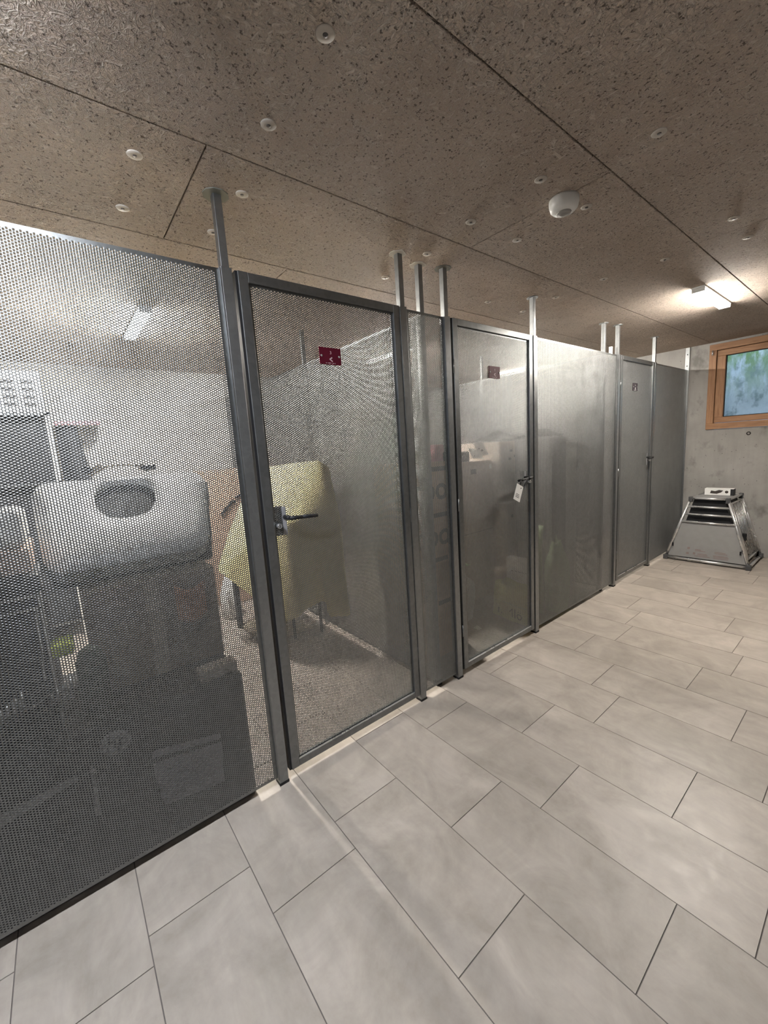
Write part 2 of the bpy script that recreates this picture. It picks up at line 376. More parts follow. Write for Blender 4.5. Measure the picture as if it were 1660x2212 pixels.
def window():
    w = thing('window_1', 'wood framed tilt window high in the concrete wall', None, (WX0, YF, WZ0), kind='structure')
    x0, x1, z0, z1 = 0.178, 1.42, 1.338, 2.212; fw = .062; ya, yb = YF-.018, YF+.06
    m = MB(); m.box(x0, x1, ya, yb, z0, z0+fw); m.box(x0, x1, ya, yb, z1-fw, z1); m.build('outer_rail', 'wood', w, bevel=.003)
    m = MB(); m.box(x0, x0+fw, ya+.001, yb, z0+fw, z1-fw); m.box(x1-fw, x1, ya+.001, yb, z0+fw, z1-fw); m.build('outer_stile', 'woodv', w, bevel=.003)
    a0, a1, c0, c1 = x0+fw+.004, x1-fw-.004, z0+fw+.004, z1-fw-.004; sw = .072; ya, yb = YF-.004, YF+.055
    m = MB(); m.box(a0, a1, ya, yb, c0, c0+sw-.014); m.box(a0, a1, ya, yb, c1-sw+.014, c1); m.build('sash_rail', 'wood', w, bevel=.004)
    m = MB(); m.box(a0, a0+sw, ya+.001, yb, c0+sw-.014, c1-sw+.014); m.box(a1-sw, a1, ya+.001, yb, c0+sw-.014, c1-sw+.014); m.build('sash_stile', 'woodv', w, bevel=.004)
    gx0, gx1, gz0, gz1 = a0+sw, a1-sw, c0+sw-.014, c1-sw+.014
    m = MB(); k = .006
    for q in ((gx0, gx0+k, gz0, gz1), (gx1-k, gx1, gz0, gz1), (gx0, gx1, gz0, gz0+k), (gx0, gx1, gz1-k, gz1)): m.box(q[0], q[1], YF+.02, YF+.034, q[2], q[3])
    m.build('gasket', 'black', w)
    MB().box(gx0, gx1, YF+.025, YF+.029, gz0, gz1).build('pane', 'glass', w)
    h = MB().tube((x0+.03, YF-.026, z1-.11), (x0+.03, YF-.026, z1-.06), .008, 12).build('hinge_cover', 'alu', w)
window()

# ---------------------------------------------------------------- ceiling lamps
def lamp(name, label, x, y, along, key, group):
    t = thing(name, label, 'ceiling lamp', (x, y, HC), group)
    L, w, h = .31, .03, .029
    def bx(m, l0, l1, ww, z0, z1):
        return m.box(x-ww, x+ww, y+l0, y+l1, z0, z1) if along == 'Y' else m.box(x+l0, x+l1, y-ww, y+ww, z0, z1)
    bx(MB(), -L-.014, L+.014, w+.006, HC-.010, HC).build('housing', 'lampbody', t, bevel=.002)
    bx(MB(), -L, L, w, HC-h, HC-.010).build('diffuser', MT['lamp_'+key], t)
    for sgn in (-1, 1):
        bx(MB(), sgn*L, sgn*(L+.014), w+.004, HC-h-.003, HC-.010).build('end_cap', 'lampbody', t, bevel=.002)
    return t
for k, c in LAMP_TINT.items(): MT['lamp_'+k] = mat_emit('lamp_diffuser_'+k, c, LAMP*LAMP_GAIN[k])
lamp('ceiling_lamp', 'lit strip lamp on the corridor ceiling towards the window', .63, 3.62, 'Y', 'corridor', None)
lamp('ceiling_lamp', 'lit strip lamp on the corridor ceiling above the big mesh panel', .63, -.36, 'Y', 'near', None)
lamp('ceiling_lamp', 'lit strip lamp on the ceiling behind the big mesh panel, over the yellow cloth bay', -1.55, .52, 'X', 'bay', None)
lamp('ceiling_lamp', 'lit strip lamp seen through two layers of mesh, in the bay of cardboard boxes', -1.55, 2.57, 'X', 'bay', None)
lamp('ceiling_lamp', 'lit strip lamp on the ceiling of the end bay beside the concrete wall', -1.55, 4.6, 'X', 'end', None)

# ---------------------------------------------------------------- perforated sheet (5 mm round holes, 8 mm pitch, 60 degrees)
SHEETS = {}
def sheet_mesh(width, height, axis, m=.012, t=.0011):
    key = (round(width, 4), round(height, 4), axis)
    if key in SHEETS: return SHEETS[key]
    P, Cw, R = .008, .006928, .0025
    nc = int((width-2*m)//Cw); nr = int((height-2*m)//P)
    a0 = (width-nc*Cw)/2; b0 = (height-nr*P-.004)/2
    ci = np.repeat(np.arange(nc), nr); rj = np.tile(np.arange(nr), nc)
    ca = a0+(ci+.5)*Cw; cb = b0+(rj+.5)*P+(ci % 2)*.004
    n = len(ca)
    loc = [(-Cw/2, -P/2, 0), (Cw/2, -P/2, 0), (Cw/2, P/2, 0), (-Cw/2, P/2, 0)]
    loc += [(R*math.cos(k*PI/4), R*math.sin(k*PI/4), 0) for k in range(8)]
    loc += [(R*math.cos(k*PI/4), R*math.sin(k*PI/4), -t) for k in range(8)]
    loc = np.array(loc)
    V = np.stack([ca, cb, np.zeros(n)], 1)[:, None, :]+loc[None]
    V = V.reshape(-1, 3)
    r = lambda k: 4+k % 8
    tris = [(1, 2, r(0)), (2, r(1), r(0)), (1, r(0), r(7)), (2, 3, r(2)), (3, r(3), r(2)), (2, r(2), r(1)),
            (3, 0, r(4)), (0, r(5), r(4)), (3, r(4), r(3)), (0, 1, r(6)), (1, r(7), r(6)), (0, r(6), r(5))]
    quads = [(r(k), r(k+1), r(k+1)+8, r(k)+8) for k in range(8)]
    base = (np.arange(n)*20)[:, None]
    T = (base+np.array(tris).reshape(-1)[None]).reshape(-1); Q = (base+np.array(quads).reshape(-1)[None]).reshape(-1)
    ev, ef = [], []
    def rect(x0, x1, y0, y1):
        k = len(ev); ev.extend([(x0, y0, 0), (x1, y0, 0), (x1, y1, 0), (x0, y1, 0)]); ef.append((k, k+1, k+2, k+3))
    aR = a0+nc*Cw; bT = b0+nr*P
    rect(0, a0, 0, height); rect(aR, width, 0, height); rect(a0, aR, 0, b0); rect(a0, aR, bT+.004, height)
    for i in range(nc):
        x0 = a0+i*Cw
        if i % 2: rect(x0, x0+Cw, b0, b0+.004)
        else: rect(x0, x0+Cw, bT, bT+.004)
    nv = len(V); V = np.concatenate([V, np.array(ev)]); E_ = (np.array(ef)+nv).reshape(-1)
    LI = np.concatenate([T, Q, E_]); nt, nq = len(T)//3, (len(Q)+len(E_))//4
    LS = np.concatenate([np.arange(nt)*3, nt*3+np.arange(nq)*4])
    if axis == 'X':   C3 = np.stack([V[:, 2], V[:, 0], V[:, 1]], 1)                  # faces +X, width along +Y
    else:             C3 = np.stack([V[:, 0], -V[:, 2], V[:, 1]], 1)                 # faces -Y, width along +X
    me = bpy.data.meshes.new('perforated_sheet'); me.vertices.add(len(C3)); me.vertices.foreach_set('co', C3.astype(np.float32).ravel())
    me.loops.add(len(LI)); me.loops.foreach_set('vertex_index', LI.astype(np.int32)); me.polygons.add(len(LS)); me.polygons.foreach_set('loop_start', LS.astype(np.int32))
    me.materials.append(MT['sheet']); me.materials.append(MT['hole'])
    me.polygons.foreach_set('material_index', np.concatenate([np.zeros(nt), np.ones(len(Q)//4), np.zeros(len(E_)//4)]).astype(np.int32)); me.update(calc_edges=True); SHEETS[key] = me
    return me
def sheet(name, width, height, axis, loc, parent=None, label=None, cat=None, group=None):
    o = bpy.data.objects.new(name, sheet_mesh(width, height, axis)); COL.objects.link(o)
    p = org(parent); o.location = (loc[0]-p[0], loc[1]-p[1], loc[2]-p[2])
    if parent: o.parent = parent; ORG[o.name] = p
    if cat: tag(o, label, cat, group)
    return o
ZB, XS = .036, -.010
WIDE = 1.215
def panel(label, y0, y1):
    sheet('mesh_panel', y1-y0, HP-ZB, 'X', (XS, y0, ZB), None, label, 'mesh panel', 'perforated front panels')
panel('wide perforated metal panel in front of the dark carton, left of the first mesh door', .527-WIDE, .527)
panel('narrow perforated metal panel between the first and the second mesh door', 1.385, 1.641)
panel('wide perforated metal panel reflecting light between the second and third mesh door', 2.5065, 2.5065+WIDE)
panel('darkest perforated metal panel, between the third mesh door and the concrete wall', 4.602, 5.548)
def side(label, y, first=True):
    sheet('mesh_partition', WIDE, HP-ZB, 'Y', (-.045-WIDE, y, ZB), None, label+', front section', 'mesh partition', 'perforated side partitions')
    sheet('mesh_partition', WIDE, HP-ZB, 'Y', (-.045-2*WIDE, y, ZB), None, label+', middle section', 'mesh partition', 'perforated side partitions')
    sheet('mesh_partition', abs(XB)-.05-2*WIDE, HP-ZB, 'Y', (XB+.003, y, ZB), None, label+', section at the back wall', 'mesh partition', 'perforated side partitions')
side('perforated side partition right of the yellow cloth', 1.497)
side('perforated side partition behind the stacked cartons', 3.557)

# ---------------------------------------------------------------- posts
def post(label, x, y, plate, lower=True, name='support_post'):
    t = thing(name, label, 'post', (x, y, 0), 'support posts of the mesh partition')
    if lower:
        m = MB(); m.box(x-.02, x+.02, y-.02, y+.02, 0, HP+.006); m.build('lower_tube', 'post', t, bevel=.003)
        m = MB(); m.box(x-.006, x+.0215, y-.0245, y-.0195, .03, HP); m.build('edge_strip', 'frame', t, bevel=.001)
        MB().box(x-.021, x+.021, y-.021, y+.021, -.0, .012).build('foot_cap', 'black', t)
    else: MB().box(x-.018, x+.018, y-.018, y+.018, 0, .032).build('foot_cap', 'black', t)
    MB().box(x-.014, x+.014, y-.014, y+.014, HP if lower else .002, HC-.001).build('upper_tube' if lower else 'tube', 'post', t, bevel=.002)
    m = MB(); n = 10 if plate != 'plug' else 14
    pts = []
    for k in range(n):
        a = 2*PI*k/n+.2; rr = {'disc': .043, 'plug': .040*random.uniform(.8, 1.15), 'square': .036}[plate]
        pts.append((x+rr*math.cos(a), y+rr*math.sin(a), HC-.003))
    m.prism(pts, (0, 0, .0028)); m.build('ceiling_plate', {'disc': 'platepaint', 'plug': 'plug', 'square': 'post'}[plate], t)
    return t
XP = -.02
post('square steel post with a round grey ceiling plate, left of the first mesh door', XP, .55, 'disc')
post('square steel post right of the first mesh door, pale filler patch at its top', XP, 1.363, 'plug')
post('thin steel post behind the narrow mesh panel, with a white filler patch at the ceiling', -.055, 1.525, 'plug', False)
post('square steel post left of the second mesh door, right of the narrow mesh panel', XP, 1.663, 'disc')
post('square steel post right of the second mesh door with the paper tag', XP, 2.4845, 'square')
post('thin steel post standing behind the wide shiny panel, just left of the third mesh door', -.055, 3.577, 'square', False)
post('square steel post left of the third mesh door', XP, 3.755, 'square')
post('square steel post right of the third mesh door', XP, 4.5775, 'square')
for yy, nm in ((1.512, 'thin post in the partition right of the yellow cloth'), (3.572, 'thin post in the partition behind the cartons')):
    for xx, w2 in ((-1.262, ', halfway back'), (-2.477, ', near the back wall')):
        t = thing('partition_post', nm+w2, 'post', (xx, yy, 0), 'posts of the side partitions')
        MB().box(xx-.0125, xx+.0125, yy-.0125, yy+.0125, 0, HC).build('tube', 'post', t, bevel=.002)
t = thing('wall_channel', 'bright steel channel fixed to the concrete wall at the end of the mesh panels', 'steel channel', (XP, YF-.012, 0))
MB().box(-.034, .004, YF-.013, YF, .0, HC-.002).build('channel', 'post', t, bevel=.001)
for z in (2.04, 2.16): MB().lathe((-.016, YF-.013, z), [(.006, 0), (.005, -.004)], 12, 'Y').build('bolt', 'black', t)
t = thing('top_bracket', 'small white bracket standing on the mesh panel top beside the third door', 'bracket', (-.04, 3.68, HP))
MB().box(-.052, -.03, 3.668, 3.69, 1.96, 2.062).build('bracket_body', 'white', t, bevel=.002)

# ---------------------------------------------------------------- doors
def door(label, y0, y1, hinge_right, sign_num, sign_mat, sign_y, sign_z, kind):
    t = thing('mesh_door', label, 'mesh door', (-.016, y0, .04), 'mesh doors of the storage bays')
    z0, z1, w, xa, xb = .040, HP+.004, .036, -.034, -.001
    m = MB(); m.box(xa, xb, y0, y0+w, z0, z1); m.build('stile', 'frame', t, bevel=.002)
    m = MB(); m.box(xa, xb, y1-w, y1, z0, z1); m.build('stile', 'frame', t, bevel=.002)
    m = MB(); m.box(xa, xb-.0005, y0+w, y1-w, z0, z0+.03); m.build('bottom_rail', 'frame', t, bevel=.002)
    m = MB(); m.box(xa, xb-.0005, y0+w, y1-w, z1-.034, z1); m.build('top_rail', 'frame', t, bevel=.002)
    m = MB(); m.box(-.0095, -.0035, y0+w, y1-w, z0+.03, z0+.034); m.build('glazing_bead', 'alu', t)
    for a, b in ((y0-.009, y0+.0002), (y1-.0002, y1+.002)): MB().box(xa+.004, xb-.003, a, b, z0+.002, z1-.002).build('gap_dark_strip', 'black', t)  # added black strips: shade the door gaps and narrow the light streak
    sheet('perforated_sheet', round(y1-y0-2*w+.012, 4), z1-z0-.052, 'X', (-.012, y0+w-.006, z0+.024), t)
    yh = y1 if hinge_right else y0; sg = 1 if hinge_right else -1
    for z in (.28, 1.02, 1.76): MB().tube((-.004, yh+sg*.002, z-.035), (-.004, yh+sg*.002, z+.035), .0035, 12).build('hinge', 'frame', t)
    # lock: a case behind the sheet with a flange, a cylinder and a lever
    s = 1 if hinge_right else -1; yl = y0+w if hinge_right else y1-w
    a, b = sorted((yl, yl+s*.052)); MB().box(-.05, -.0145, a, b, 1.040, 1.154).build('lock_case', 'black', t, bevel=.002)
    a, b = sorted((yl+s*.040, yl+s*.056)); MB().box(-.0115, -.0095, a, b, 1.040, 1.154).build('lock_flange', 'flange', t)
    zc = 1.082; yc = yl+s*.018
    cyl = MB().lathe((-.012, yc, zc), [(.0105, -.003), (.0105, .020), (.009, .023)], 20, 'X').build('lock_cylinder', 'chrome', t)
    MB().box(.0105, .0115, yc-.001, yc+.001, zc-.005, zc+.005).build('keyhole', 'black', cyl)
    zl = 1.112; ys = yl+s*.05
    m = MB().tube((-.014, ys, zl), (.040, ys, zl), .009, 14); m.build('lever_spindle', 'black', t)
    L = {'long': .118, 'longer': .150, 'short': .10}[kind]
    m = MB(); c = 14
    m.tube((.040, ys-s*.004, zl), (.042, ys+s*.05, zl-.002), .0085, c, .0075).tube((.042, ys+s*.05, zl-.002), (.040, ys+s*L, zl-.006), .0075, c, .007)
    m.build('lever_handle', 'black', t)
    # number plate
    pw, ph = .052, .0335
    n = sign_num; d = thing('door_sign', n[1], 'door sign', (-.006, sign_y, sign_z), 'number plates on the mesh doors')
    MB().box(-.0105, -.007, sign_y-pw, sign_y+pw, sign_z-ph, sign_z+ph).build('plate', sign_mat, d, bevel=.001)
    for q in (-1, 1): MB().lathe((-.007, sign_y+q*.042, sign_z), [(.0052, 0), (.0045, .002), (.002, .003)], 14, 'X').build('screw', 'chrome', d)
    lt = 'print_pale' if sign_mat == 'crimson' else 'whitep'
    text_part(n[0], 'numeral', lt, d, (-.0068, sign_y+.002, sign_z+.013), (0, 1, 0), (0, 0, 1), .017)
    ch = MB(); x = -.007; q = (sign_y, sign_z-.012)
    ch.bar((x, q[0]-.004, q[1]), (x, q[0]+.008, q[1]+.007), .0008, .0045, up=(0, -1, 1)); ch.bar((x, q[0]-.005, q[1]+.001), (x, q[0]+.009, q[1]-.009), .0008, .0045, up=(0, 1, 1))
    ch.build('arrow_emblem', lt, d)
    m = MB()
    for i, l in enumerate((.006, .009, .005, .007, .004)):
        yy = sign_y-.024+i*.0105; m.box(-.0071, -.0066, yy, yy+l, sign_z-.0285, sign_z-.0265)
    m.build('small_print', lt, d)
    return t, ys, zl
door('first mesh door, left, with the yellow draped cloth behind it', .589, 1.337, True, ('3', 'dark red number plate on the first mesh door, above the yellow cloth'), 'crimson', .946, 1.745, 'long')
# the first door locks on its left stile; the others lock on the right
_, ysp, zsp = door('second mesh door with paper tag on its lever and stacked cartons behind', 1.702, 2.450, False, ('2', 'crimson number plate on the second mesh door, above the cartons'), 'crimson', 2.058, 1.751, 'longer')
door('third mesh door with closed dull sheet near the concrete wall and dog crate', 3.794, 4.542, False, ('1', 'black number plate on the third mesh door near the concrete wall'), 'deadred', 4.115, 1.757, 'short')

# paper tag on the second door's lever
t = thing('paper_tag', 'white paper tag hanging by a black strap from the second door lever', 'tag', (.045, ysp-.06, zsp))
MB().path([(.047, ysp-.135, zsp-.004), (.05, ysp-.150, zsp-.03), (.052, ysp-.150, zsp-.055), (.05, ysp-.105, zsp-.045), (.047, ysp-.07, zsp-.004)], .0032, 8).build('strap', 'black', t)
c = Vector((.053, ysp-.175, zsp-.078)); a = Vector((0, -.42, -.90)).normalized(); b = Vector((0, .90, -.42)).normalized()
m = MB(); m.prism([c-b*.036-a*.05, c+b*.036-a*.05, c+b*.036+a*.05, c-b*.036+a*.05], (.0012, 0, 0)); cardp = m.build('card', 'whitep', t)
m = MB()
for i in range(3):
    o = c+a*(.008+i*.009); m.prism([o-b*.022, o+b*(.012+.003*i), o+b*(.012+.003*i)+a*.003, o-b*.022+a*.003], (.0018, 0, 0))
m.build('printing', 'darkgrey', cardp)

# ---------------------------------------------------------------- ceiling sensor and fixing washers
t = thing('motion_sensor', 'white dome motion sensor on the corridor ceiling', 'motion sensor', (.632, 1.625, HC))
MB().lathe((.632, 1.625, HC), [(.052, 0), (.053, -.006), (.0525, -.02), (.048, -.036), (.038, -.045), (.02, -.048)], 40).build('housing', 'white', t)
MB().lathe((.632, 1.625, HC), [(.027, -.0455), (.024, -.051), (.012, -.054)], 32).build('lens', 'lens', t)
WASH = [(703, 72, 'in the middle of the frame top, alone on the big board'), (580, 269, 'above the first door, between the two long ceiling joints'), (291, 334, 'over the big mesh panel, below the upper left joint'),
        (523, 419, 'just right of the first post ceiling plate'), (460, 501, 'just left of the first post, under its ceiling plate'), (265, 449, 'over the big mesh panel, close above its top edge'),
        (1425, 286, 'alone on the board beyond the long diagonal joint, upper right'), (1169, 387, 'just left of the motion sensor, above it'), (1268, 446, 'touching the right side of the motion sensor'),
        (1018, 479, 'above the junction of the joints right of the triple posts'), (1118, 518, 'below the short joint left of the motion sensor'), (923, 548, 'right of the second post ceiling patch'),
        (833, 599, 'left of the second post, above the first door top'), (1305, 602, 'above the wide shiny panel, left of the corridor lamp'), (1201, 642, 'right of the post with the square ceiling plate'),
        (1586, 471, 'right of the long diagonal joint, upper of two close together'), (1617, 512, 'right of the long diagonal joint, lower of two close together'), (1437, 560, 'left of the corridor lamp, above it'),
        (1130, 672, 'above the second door, left of its right post'), (1055, 652, 'above the second door, near its left post')]
for px, py, w in WASH:
    q = at(px, py, 'Z', HC)
    t = thing('ceiling_washer', 'round pale fixing washer '+w, 'washer', (q[0], q[1], HC), 'fixing washers of the ceiling boards')
    MB().lathe((q[0], q[1], HC), [(.021, 0), (.021, -.0015), (.019, -.003), (.009, -.0032)], 28).build('disc', 'washer', t)
    MB().lathe((q[0], q[1], HC), [(.006, -.0032), (.0055, -.0045), (.002, -.0048)], 16).build('screw_head', 'screw', t)

t = thing('anchor_ring', 'small dark mortar ring in the concrete wall under the window', 'ring', (.43, YF, 1.29))
q = at(1618, 936, 'Y', YF)
m = MB(); R0, seg = .014, 28
P = [[(q[0]+(R0+.0045*math.cos(b*2*PI/10))*math.cos(a*2*PI/seg), YF+.001-.006*abs(math.sin(b*2*PI/10)), q[2]+(R0+.0045*math.cos(b*2*PI/10))*math.sin(a*2*PI/seg)) for b in range(11)] for a in range(seg+1)]
m.grid(P); m.build('ring', 'rust', t)

# ---------------------------------------------------------------- dog crate by the window wall
def crate():
    yf, yb, zt = 4.955, 5.50, .655
    A0, A1, B0, B1 = (.035, yf), (.708, yf), (.212, yf+.075), (.512, yf+.075)       # front: bottom left, right, top left, right
    yb2 = yb-.03
    C0, C1, D0, D1 = (.035, yb), (.708, yb), (.23, yb2), (.53, yb2)
    P = lambda q, z: Vector((q[0], q[1], z))
    zb = .026
    t = thing('dog_crate', 'aluminium dog transport crate with sloped sides on the floor under the window', 'dog crate', (.37, 5.2, 0))
    fl, fr, tl, tr = P(A0, zb), P(A1, zb), P(B0, zt), P(B1, zt); bl, br, ul, ur = P(C0, zb), P(C1, zb), P(D0, zt), P(D1, zt)
    lerp = lambda a, b, k: a+(b-a)*k
    r = .013
    for nm, a, b in (('bottom_tube', fl, fr), ('bottom_tube', fr, br), ('bottom_tube', br, bl), ('bottom_tube', bl, fl)):
        MB().tube(a, b, r, 16).build(nm, 'alu', t)
    for a, b in ((fl, tl), (fr, tr), (bl, ul), (br, ur)): MB().tube(a, b, r, 16).build('corner_tube', 'alu', t)
    for a, b in ((tl, tr), (tr, ur), (ur, ul), (ul, tl)): MB().tube(a, b, .012, 16).build('top_tube', 'alu', t)
    for p in (fl, fr, bl, br):
        MB().box(p.x-.02, p.x+.02, p.y-.02, p.y+.02, 0, .05).build('corner_block', 'darkgrey', t, bevel=.005)
    for p, sx in ((tl, -1), (tr, 1), (ul, -1), (ur, 1)):
        MB().box(p.x-.017, p.x+.017, p.y-.017, p.y+.017, zt-.04, zt+.016).build('corner_cap', 'darkgrey', t, bevel=.006)
    fp = lambda u, k: lerp(lerp(fl, fr, u), lerp(tl, tr, u), k)                     # point on the front face
    off = Vector((0, .006, 0))
    def quad(nm, mt, k0, k1, o, d=.004, u0=.02, u1=.98):
        m = MB(); m.prism([fp(u0, k0)+o, fp(u1, k0)+o, fp(u1, k1)+o, fp(u0, k1)+o], (0, d, 0)); return m.build(nm, mt, t)
    pan = quad('front_panel', 'grey', .03, .60, off)
    for k in (.615, .74, .865): MB().tube(fp(.015, k), fp(.985, k), .0105, 14).build('front_bar', 'alu', t)
    # interior: one solid black block fills the crate behind the bars
    m = MB(); i0 = [lerp(fl, br, .06)+Vector((0, .02, 0)), fr+Vector((-.05, .03, 0)), br+Vector((-.05, -.03, 0)), bl+Vector((.05, -.03, 0))]
    m.hexa([fl+Vector((.05, .05, .02)), fr+Vector((-.05, .05, .02)), br+Vector((-.05, -.03, .02)), bl+Vector((.05, -.03, .02))],
           [tl+Vector((.02, .03, -.02)), tr+Vector((-.03, .03, -.02)), ur+Vector((-.03, -.03, -.02)), ul+Vector((.02, -.03, -.02))]); m.build('black_infill', 'black', t)
    m = MB(); m.prism([tl+Vector((0, 0, .004)), tr+Vector((0, 0, .004)), ur+Vector((0, 0, .004)), ul+Vector((0, 0, .004))], (0, 0, .004)); m.build('top_panel', 'grey', t)
    # right end: barred door
    sp = lambda u, k: lerp(lerp(fr, br, u), lerp(tr, ur, u), k)
    d = MB()
    c = [sp(.1, .1), sp(.9, .1), sp(.88, .93), sp(.12, .93)]
    for a, b in zip(c, c[1:]+c[:1]): d.tube(a, b, .008, 12)
    dr = d.build('end_door', 'alu', t)
    for k in range(8):
        u = .18+.64*k/7; MB().tube(sp(u, .1), sp(u, .93), .0048, 10).build('door_bar', 'alu', dr)
    for k in (.78, .3):
        p = sp(.93, k); MB().box(p.x-.004, p.x+.018, p.y-.022, p.y+.018, p.z-.025, p.z+.025).build('door_hinge', 'alu', t, bevel=.002)
    p = sp(.2, .42); MB().box(p.x-.004, p.x+.03, p.y-.012, p.y+.014, p.z-.035, p.z+.035).build('door_latch', 'black', t, bevel=.004)
    for u, k in ((.03, .22), (.955, .2)):
        p = fp(u, k); MB().box(p.x-.006, p.x+.006, p.y-.016, p.y+.004, p.z-.018, p.z+.018).build('panel_clip', 'black', t, bevel=.002)
    m = MB()
    def mark(u0, u1, k0, k1):
        o = Vector((0, .0045, 0)); m.prism([fp(u0, k0)+o, fp(u1, k0)+o, fp(u1, k1)+o, fp(u0, k1)+o], (0, .001, 0))
    for u0, u1, k0, k1 in ((.25, .285, .165, .20), (.25, .285, .085, .115), (.34, .37, .09, .125), (.36, .44, .165, .178), (.36, .50, .148, .158), (.40, .52, .105, .114), (.40, .53, .088, .097), (.36, .56, .066, .075),
                           (.62, .76, .16, .17), (.62, .78, .14, .15), (.60, .78, .105, .114), (.60, .79, .088, .097), (.60, .78, .066, .075)): mark(u0, u1, k0, k1)
    m.build('printed_notice', 'redprint', pan)
    return zt+.011
ztop = crate()
t = thing('product_box', 'small white carton with a dark printed tool, lying on top of the dog crate', 'carton', (.39, 5.3, ztop))
MB().box(.272, .505, 5.25, 5.33, ztop, ztop+.068).build('carton_body', 'whitep', t, bevel=.001)
m = MB(); yy = 5.2495
m.prism([(.318, yy, ztop+.018), (.372, yy, ztop+.014), (.408, yy, ztop+.03), (.425, yy, ztop+.05), (.39, yy, ztop+.055), (.36, yy, ztop+.042), (.325, yy, ztop+.048)], (0, .0004, 0)); m.build('printed_picture', 'print_dark', t)
m = MB().lathe((.452, 5.2498, ztop+.036), [(.014, 0), (.014, -.0006), (.006, -.0006)], 20, 'Y'); m.build('printed_seal', 'print_dark', t)
MB().box(.482, .5065, 5.2485, 5.3315, ztop+.002, ztop+.066).build('carton_end', 'carddark', t)

# ---------------------------------------------------------------- first bay: behind the wide panel and the first door
def box_thing(name, label, cat, x0, x1, y0, y1, z0, z1, mat, bevel=.004, group=None):
    t = thing(name, label, cat, ((x0+x1)/2, (y0+y1)/2, z0), group)
    MB().box(x0, x1, y0, y1, z0, z1).build('body', mat, t, bevel=bevel); return t
t = box_thing('printer_carton', 'big dark printed carton with a round logo, standing on the floor behind the wide panel', 'carton', -.56, -.045, -.62, .445, 0.001, .528, 'carddark')
lg = MB().lathe((-.0455, .02, .456), [(.042, .001), (.042, .0018), (.030, .0018)], 40, 'X').build('logo_disc', 'pale', t)
text_part('hp', 'logo_letters', 'carddark', lg, (-.0432, .02, .458), (0, 1, 0), (0, 0, 1), .062, shear=.25)
m = MB(); x = -.0449
m.prism([(x, -.56, .29), (x, -.09, .385), (x, -.09, .405), (x, -.56, .35)], (.0008, 0, 0)); m.build('printed_band', 'pale', t)
m = MB(); m.prism([(x, -.064, .235), (x, -.050, .235), (x, -.046, .40), (x, -.054, .415)], (.0008, 0, 0)); m.build('printed_stripe', 'pale', t)
m = MB()
m.prism([(x, .11, .345), (x, .34, .30), (x, .34, .322), (x, .12, .37)], (.0008, 0, 0)); m.prism([(x, .125, .15), (x, .33, .12), (x, .34, .285), (x, .11, .325)], (.0008, 0, 0)); m.build('printed_picture', 'lilac', t)
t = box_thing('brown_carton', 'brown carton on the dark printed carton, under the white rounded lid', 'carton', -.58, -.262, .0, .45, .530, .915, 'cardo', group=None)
MB().box(-.2618, -.2606, .19, .24, .532, .913).build('packing_tape', 'tan', t)
m = MB(); m.grid([[(-.238+.010*math.sin(6*u)+.008*v, .29+.11*u, .74+.14*v-.03*math.sin(3*u)) for u in np.linspace(0, 1, 8)] for v in np.linspace(0, 1, 8)])
solo(m, 'leather_pouch', 'orange', 'orange brown leather pouch hanging against the brown carton side', 'pouch', solid=.012)
# white rounded lid with an oval opening, dark case behind it
def lid():
    t = thing('hard_case', 'white rounded shell with a dark oval opening, leaning back on the brown carton', 'case', (-.45, .2, .967))
    NB = Vector((.545, 0, .84))                      # the shell leans back
    def P(a, b, d=0.0):                              # a across 0..1, b up 0..1, d depth behind the face
        bulge = .022*(1-(2*a-1)**4)*(1-(2*b-1)**4)
        y0, y1 = -.085-.015*b, .459+.128*b
        return Vector((-.285-.46*b, y0+(y1-y0)*a, 1.0+.305*b))+NB*(bulge-d)
    ra, rb = .10, .17
    def outline(g, d, n=9):
        pts = []
        for ca, cb, a0 in ((1-ra, 1-rb, 0), (ra, 1-rb, 90), (ra, rb, 180), (1-ra, rb, 270)):
            for k in range(n):
                q = math.radians(a0+90*k/(n-1)); pts.append((ca+(ra-g)*math.cos(q), cb+(rb-g*1.7)*math.sin(q), d))
        return pts
    c = (.485, .665); n = 36; oval = []
    for k in range(n):
        q = 2*PI*k/n; e = 2.6
        oval.append((c[0]+.175*abs(math.cos(q))**(2/e)*(1 if math.cos(q) > 0 else -1), c[1]+.255*abs(math.sin(q))**(2/e)*(1 if math.sin(q) > 0 else -1)))
    ang = lambda p: math.atan2((p[1]-c[1])/.255, (p[0]-c[0])/.175) % (2*PI)
    # resample the outline at the oval's angles so that ring strips join cleanly
    def ring(g):
        pts = sorted(outline(g, 0, 24), key=ang); out = []
        for o in oval:
            w = ang(o); out.append(min(pts, key=lambda p: min(abs(ang(p)-w), 2*PI-abs(ang(p)-w)))[:2])
        return out
    A_ = ring(.0); rows = []
    for f in (0, .25, .5, .75, 1.0): rows.append([(o[0]+(p[0]-o[0])*f, o[1]+(p[1]-o[1])*f) for o, p in zip(oval, A_)])
    G = [[P(o[0], o[1], .03) for o in oval]]+[[P(q[0], q[1], 0 if f < 4 else .004) for q in r] for f, r in enumerate(rows)]+[[P(q[0], q[1], .012+.0) for q in rows[-1]], [P(q[0], q[1], .06) for q in rows[-1]]]
    m = MB(); m.grid([r+[r[0]] for r in G]); m.build('shell', 'white', t)
    m = MB(); m.grid([[P(.02+.96*u, .04+.92*v, .034) for u in np.linspace(0, 1, 12)] for v in np.linspace(0, 1, 8)]); m.build('dark_inside', 'blackm', t, solid=.004)
    m = MB(); q = [P(.03, .04, .06), P(1.02, .04, .06), P(1.035, .98, .06), P(.03, .98, .06)]; m.prism(q, -NB*.05); m.build('case_body', 'blackm', t, bevel=.012, seg=3)
lid()
m = MB(); pts = []
